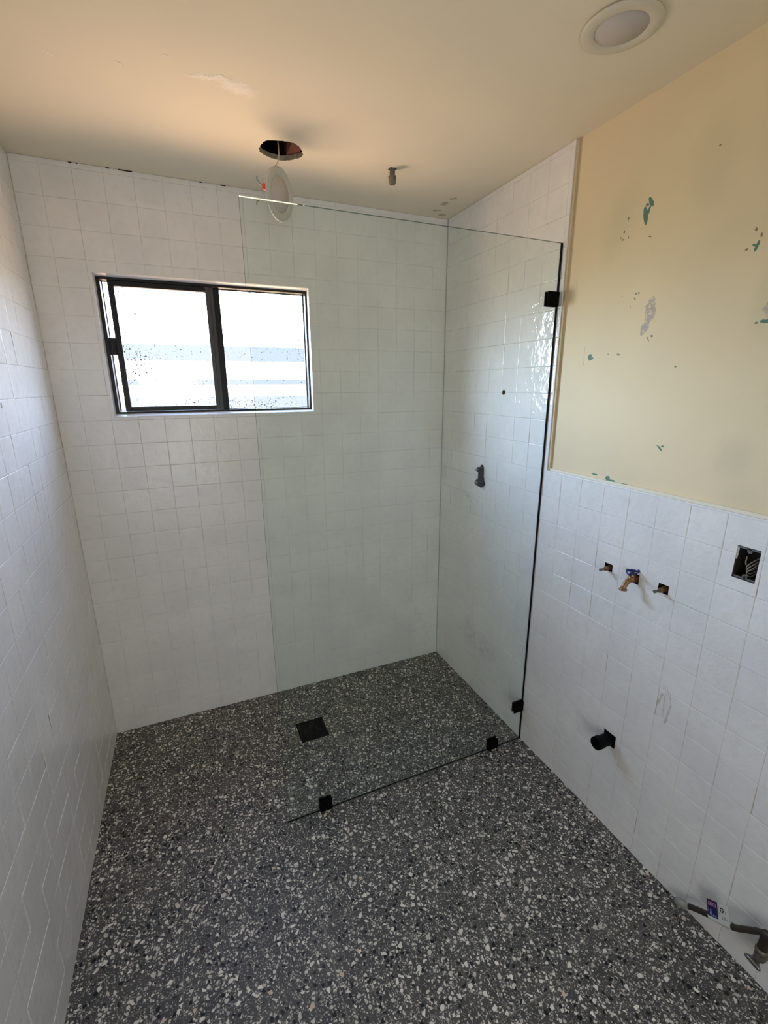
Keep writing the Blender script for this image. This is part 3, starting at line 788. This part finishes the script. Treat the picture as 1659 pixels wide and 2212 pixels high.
for q in range(3):
    dy, dz = q * -.006, q * -.008
    pts = [Vector((W + .040, -1.589, 1.186 + dz * .3)), Vector((W + .022, -1.580 + dy * .3, 1.178 + dz)), Vector((W + .012, -1.566 + dy * .3, 1.160 + dz)), Vector((W + .012, -1.561 + dy * .2, 1.148 + dz * .9)),
           Vector((W + .016, -1.569 + dy * .3, 1.140 + dz)), Vector((W + .026, -1.580, 1.152 + dz)), Vector((W + .040, -1.590, 1.168 + dz))]
    mb = MB(); mb.tube(smooth(pts), .0013, 8); mb.build('wire', M_WIRE, sb)
mb = MB(); mb.tube(smooth([Vector((W + .010, -1.560, 1.180)), Vector((W + .012, -1.558, 1.160)), Vector((W + .018, -1.562, 1.150)), Vector((W + .035, -1.575, 1.158))]), .0016, 8); mb.build('wire', M_WIRE, sb)
mb = MB()
pl = [Vector((W + .004 + rnd.uniform(-.0008, .0008), y1 + rnd.uniform(-.0012, .0004), z1 - .001 - k * .0021)) for k in range(19)]
mb.tube(pl, [.0010] + [rnd.uniform(.0012, .0034) * (1.2 if k < 8 else .8) for k in range(17)] + [.0006], 9)
mb.build('plaster_lump', M_MORTAR, sb)

# ------------------------------------------------------------ waste pipe
wp = thing('waste_pipe', 'black plastic waste pipe jutting out of a square hole low on the tiles', 'pipe', (W, -1.258, .368))
mb = MB()
Mp = frame((W + .05, -1.258, .3685), (-1, 0, .03))
mb.lathe([(.0185, .118), (.0185, .02), (.0215, .02), (.0215, .092), (.0235, .094), (.0235, .116), (.0225, .118), (.0185, .118)], Mp, 32, 0, True, False)
mb.lathe([(.0186, .03), (.0001, .03)], Mp, 32, 0, True, False)
mb.build('pipe', M_ABS, wp)
mb = MB(); slab(mb, (W, 0, 0), (0, 1, 0), (0, 0, 1), (-1, 0, 0), -1.2822, -1.2338, .3438, .3942, [(-1.276, -1.240, .350, .388)], -.0008, .004, 0, 0)
mb.build('square_collar', M_ABS, wp)

# ------------------------------------------------------------ water supply at the toilet position
X = W - .030
ws = thing('toilet_supply', 'dark water supply hose with paper tag rising from the floor corner to its wall valve', 'water supply', (X, -1.60, 0))
hose = [Vector((X + .004, -1.618, .050)), Vector((X + .002, -1.642, .070)), Vector((X, -1.678, .097)), Vector((X - .004, -1.715, .120)), Vector((X - .006, -1.745, .142)), Vector((X - .006, -1.775, .178)), Vector((X - .006, -1.800, .208)), Vector((X - .006, -1.830, .222)), Vector((X - .006, -1.88, .236)), Vector((X - .004, -1.94, .240)), Vector((X + .004, -1.985, .240)), Vector((W + .004, -2.00, .240))]
mb = MB(); mb.tube(smooth(hose, 2), [.0082] * len(smooth(hose, 2)), 14); mb.build('hose', M_BRONZE, ws)
e0, e1 = Vector((X + .004, -1.592, .032)), Vector((X + .003, -1.624, .055))
mb = MB()
Me = frame(e1, e0 - e1)
L = (e0 - e1).length
mb.lathe([(.0085, -.004), (.0092, .004), (.0092, .010), (.0118, .012), (.0124, L), (.0108, L + .001), (.0095, L - .006), (.0001, L - .008)], Me, 20, 0, True, False)
hn = mb.build('hose_nut', M_CLEAR, ws)
mb = MB(); mb.lathe([(.0100, L - .0002), (.0098, L + .0014)], Me, 20, 0, False, True); mb.build('nut_opening', plain('nut_bore_shade', srgb(92, 92, 86), .6), hn)  # flat disc, its grey stands for the shade inside the hollow nut
mb = MB()
mb.tube([Vector((X - .006, -1.812, .218)), Vector((X - .006, -1.812, .190)), Vector((X - .006, -1.811, .158))], [.0110, .0115, .0120], 16)
mb.build('tail_pipe', M_BRONZE, ws)
mb = MB()
vc = Vector((X - .006, -1.812, .138))
mb.lathe([(.0118, .026), (.0150, .022), (.0150, .014), (.0125, .012), (.0140, .004), (.0140, -.008), (.0100, -.016)], Matrix.Translation(vc), 20)
mb.tube([vc, vc + Vector((.036, -.010, -.002))], [.0125, .0120], 14)
mb.build('valve_body', M_IRON, ws)
mb = MB(); mb.lathe([(.026, 0), (.026, .003), (.014, .008)], frame((W - .0012, -1.822, .136), (-1, 0, 0)), 24); mb.build('wall_flange', M_ABS, ws)
mb = MB()
hcn = Vector((1.705, -1.807, .118))
mb.lathe([(.0075, -.020), (.0085, -.010), (.0150, -.003), (.0170, .001), (.0150, .004), (.0005, .006)], frame(hcn, (-1, .1, -.35), (0, 1, 0)) @ Matrix.Diagonal((1.25, .60, 1, 1)), 24, 0, True, True)
mb.build('valve_handle', M_CHROME, ws)
# tag: a folded paper label round the hose
TG = dict(bl=Vector((X - .011, -1.683, .108)), br=Vector((X - .015, -1.738, .147)))
ax = (TG['br'] - TG['bl']); up = Vector((.006, .016, .044))
def tagq(mb, a, b, c, d, off=0, mi=0):
    """rectangle in tag coordinates: a..b along the hose, c..d upward"""
    nrm = ax.cross(up).normalized()
    if nrm.x > 0: nrm = -nrm
    P = lambda s_, t_: TG['bl'] + ax * s_ + up * t_ + nrm * off
    q = [P(a, c), P(b, c), P(b, d), P(a, d)]
    th = nrm * -.0003
    mb.put(q + [p + th for p in q], [(0, 1, 2, 3), (7, 6, 5, 4), (0, 4, 5, 1), (1, 5, 6, 2), (2, 6, 7, 3), (3, 7, 4, 0)], mi)
M_PURP = plain('purple_print', srgb(64, 24, 74), .5); M_NAVY = plain('navy_print', srgb(32, 33, 88), .5); M_PAPER = plain('white_paper', srgb(206, 210, 204), .6); M_INK = plain('black_print', srgb(34, 36, 36), .6)
mb = MB(); tagq(mb, .0, 1.0, .0, 1.0, 0, 0)
mb.tube([TG['bl'] - up * .12 + Vector((.010, 0, 0)), TG['br'] - up * .12 + Vector((.010, 0, 0))], .0100, 16)
tg = mb.build('paper_tag', M_PAPER, ws)
mb = MB(); tagq(mb, .0, .5, .03, .58, .0002, 0); mb.build('navy_panel', M_NAVY, tg)
mb = MB(); tagq(mb, .0, .5, .58, 1.0, .0002, 0); pp = mb.build('purple_panel', M_PURP, tg)
tnrm = ax.cross(up).normalized()
if tnrm.x > 0: tnrm = -tnrm
def print_on(body, s0, s1, t0, t1, mat, parent, flip=True):
    cu = bpy.data.curves.new('print', 'FONT'); cu.body = body; cu.extrude = 0.004; cu.offset = .012
    to = bpy.data.objects.new('print', cu); col.objects.link(to); bpy.context.view_layer.update()
    me = bpy.data.meshes.new_from_object(to)
    bpy.data.objects.remove(to)
    xs_ = [q.co.x for q in me.vertices]; ys_ = [q.co.y for q in me.vertices]
    for q in me.vertices:
        u = (q.co.x - min(xs_)) / (max(xs_) - min(xs_)); w_ = (q.co.y - min(ys_)) / (max(ys_) - min(ys_))
        if flip: u, w_ = 1 - u, 1 - w_
        q.co = TG['bl'] + ax * (s0 + (s1 - s0) * u) + up * (t0 + (t1 - t0) * w_) + tnrm * (.0006 + q.co.z * .02)
    me.materials.clear(); me.materials.append(mat)
    o = bpy.data.objects.new('lettering', me); col.objects.link(o); o.parent = parent
    return o
M_PINK = plain('pale_pink_print', srgb(206, 170, 196), .5); M_LILAC = plain('pale_lilac_print', srgb(168, 166, 200), .5)
o = print_on('TOILET', .05, .46, .66, .86, M_PINK, tg)
mb = MB(); tagq(mb, .14, .19, .10, .44, .0005, 0); tagq(mb, .11, .14, .14, .26, .0005, 0); tagq(mb, .05, .08, .26, .46, .0005, 0); tagq(mb, .25, .33, .09, .17, .0005, 0); tagq(mb, .36, .42, .09, .14, .0005, 0)
mb.build('small_print', M_LILAC, tg)
mb = MB()
cq = TG['bl'] + ax * .70 + up * .66 + tnrm * .0005
Lx, Lu = ax * .085, up * .15
mb.put([cq + Lx * math.cos(k * PI / 12) + Lu * math.sin(k * PI / 12) for k in range(24)], [tuple(range(24))])
mb.build('round_emblem', M_INK, tg)
mb = MB()
star = [cq + tnrm * .0003 + (Lx * math.cos(k * PI / 5 + PI / 2) + Lu * math.sin(k * PI / 5 + PI / 2)) * (.80 if k % 2 == 0 else .36) for k in range(10)]
mb.put(star + [cq + tnrm * .0003], [(k, (k + 1) % 10, 10) for k in range(10)])
mb.build('emblem_star', M_PAPER, tg)
M_FAINT = plain('faint_grey_print', srgb(150, 156, 150), .6)
mb = MB()
for (sa, sb, ta, tb) in ((.55, .58, .70, .80), (.84, .87, .50, .66), (.78, .84, .14, .34), (.66, .72, .14, .30), (.90, .94, .16, .26), (.56, .60, .34, .50)): tagq(mb, sa, sb, ta, tb, .0004, 0)
mb.build('faint_print', M_FAINT, tg)

# ------------------------------------------------------------ adhesive left on the tiles
sm = MB(); rnd = random.Random(9)
def streak(p, q, r, k=16):
    pts = []; rs = []
    for i in range(k):
        t = i / (k - 1)
        pts.append(Vector((W - .0002, p[0] + (q[0] - p[0]) * t + rnd.uniform(-.0012, .0012), p[1] + (q[1] - p[1]) * t)))
        rs.append(r * rnd.uniform(.45, 1.1) * (.25 if i in (0, k - 1) else 1))
    sm.tube(pts, rs, 8)
streak((-1.416, .672), (-1.404, .622), .0026)
streak((-1.447, .650), (-1.437, .574), .0026, 22)
streak((-1.424, .668), (-1.428, .590), .0013, 20)
streak((-1.414, .700), (-1.430, .668), .0012, 10)
streak((-1.440, .690), (-1.446, .650), .0011, 10)
streak((-1.425, .700), (-1.445, .660), .0011, 12)
o = sm.build('adhesive_smear', M_MORTAR); o['label'] = 'streaks of dried white adhesive on the tiles below the hose tap'; o['category'] = 'smear'
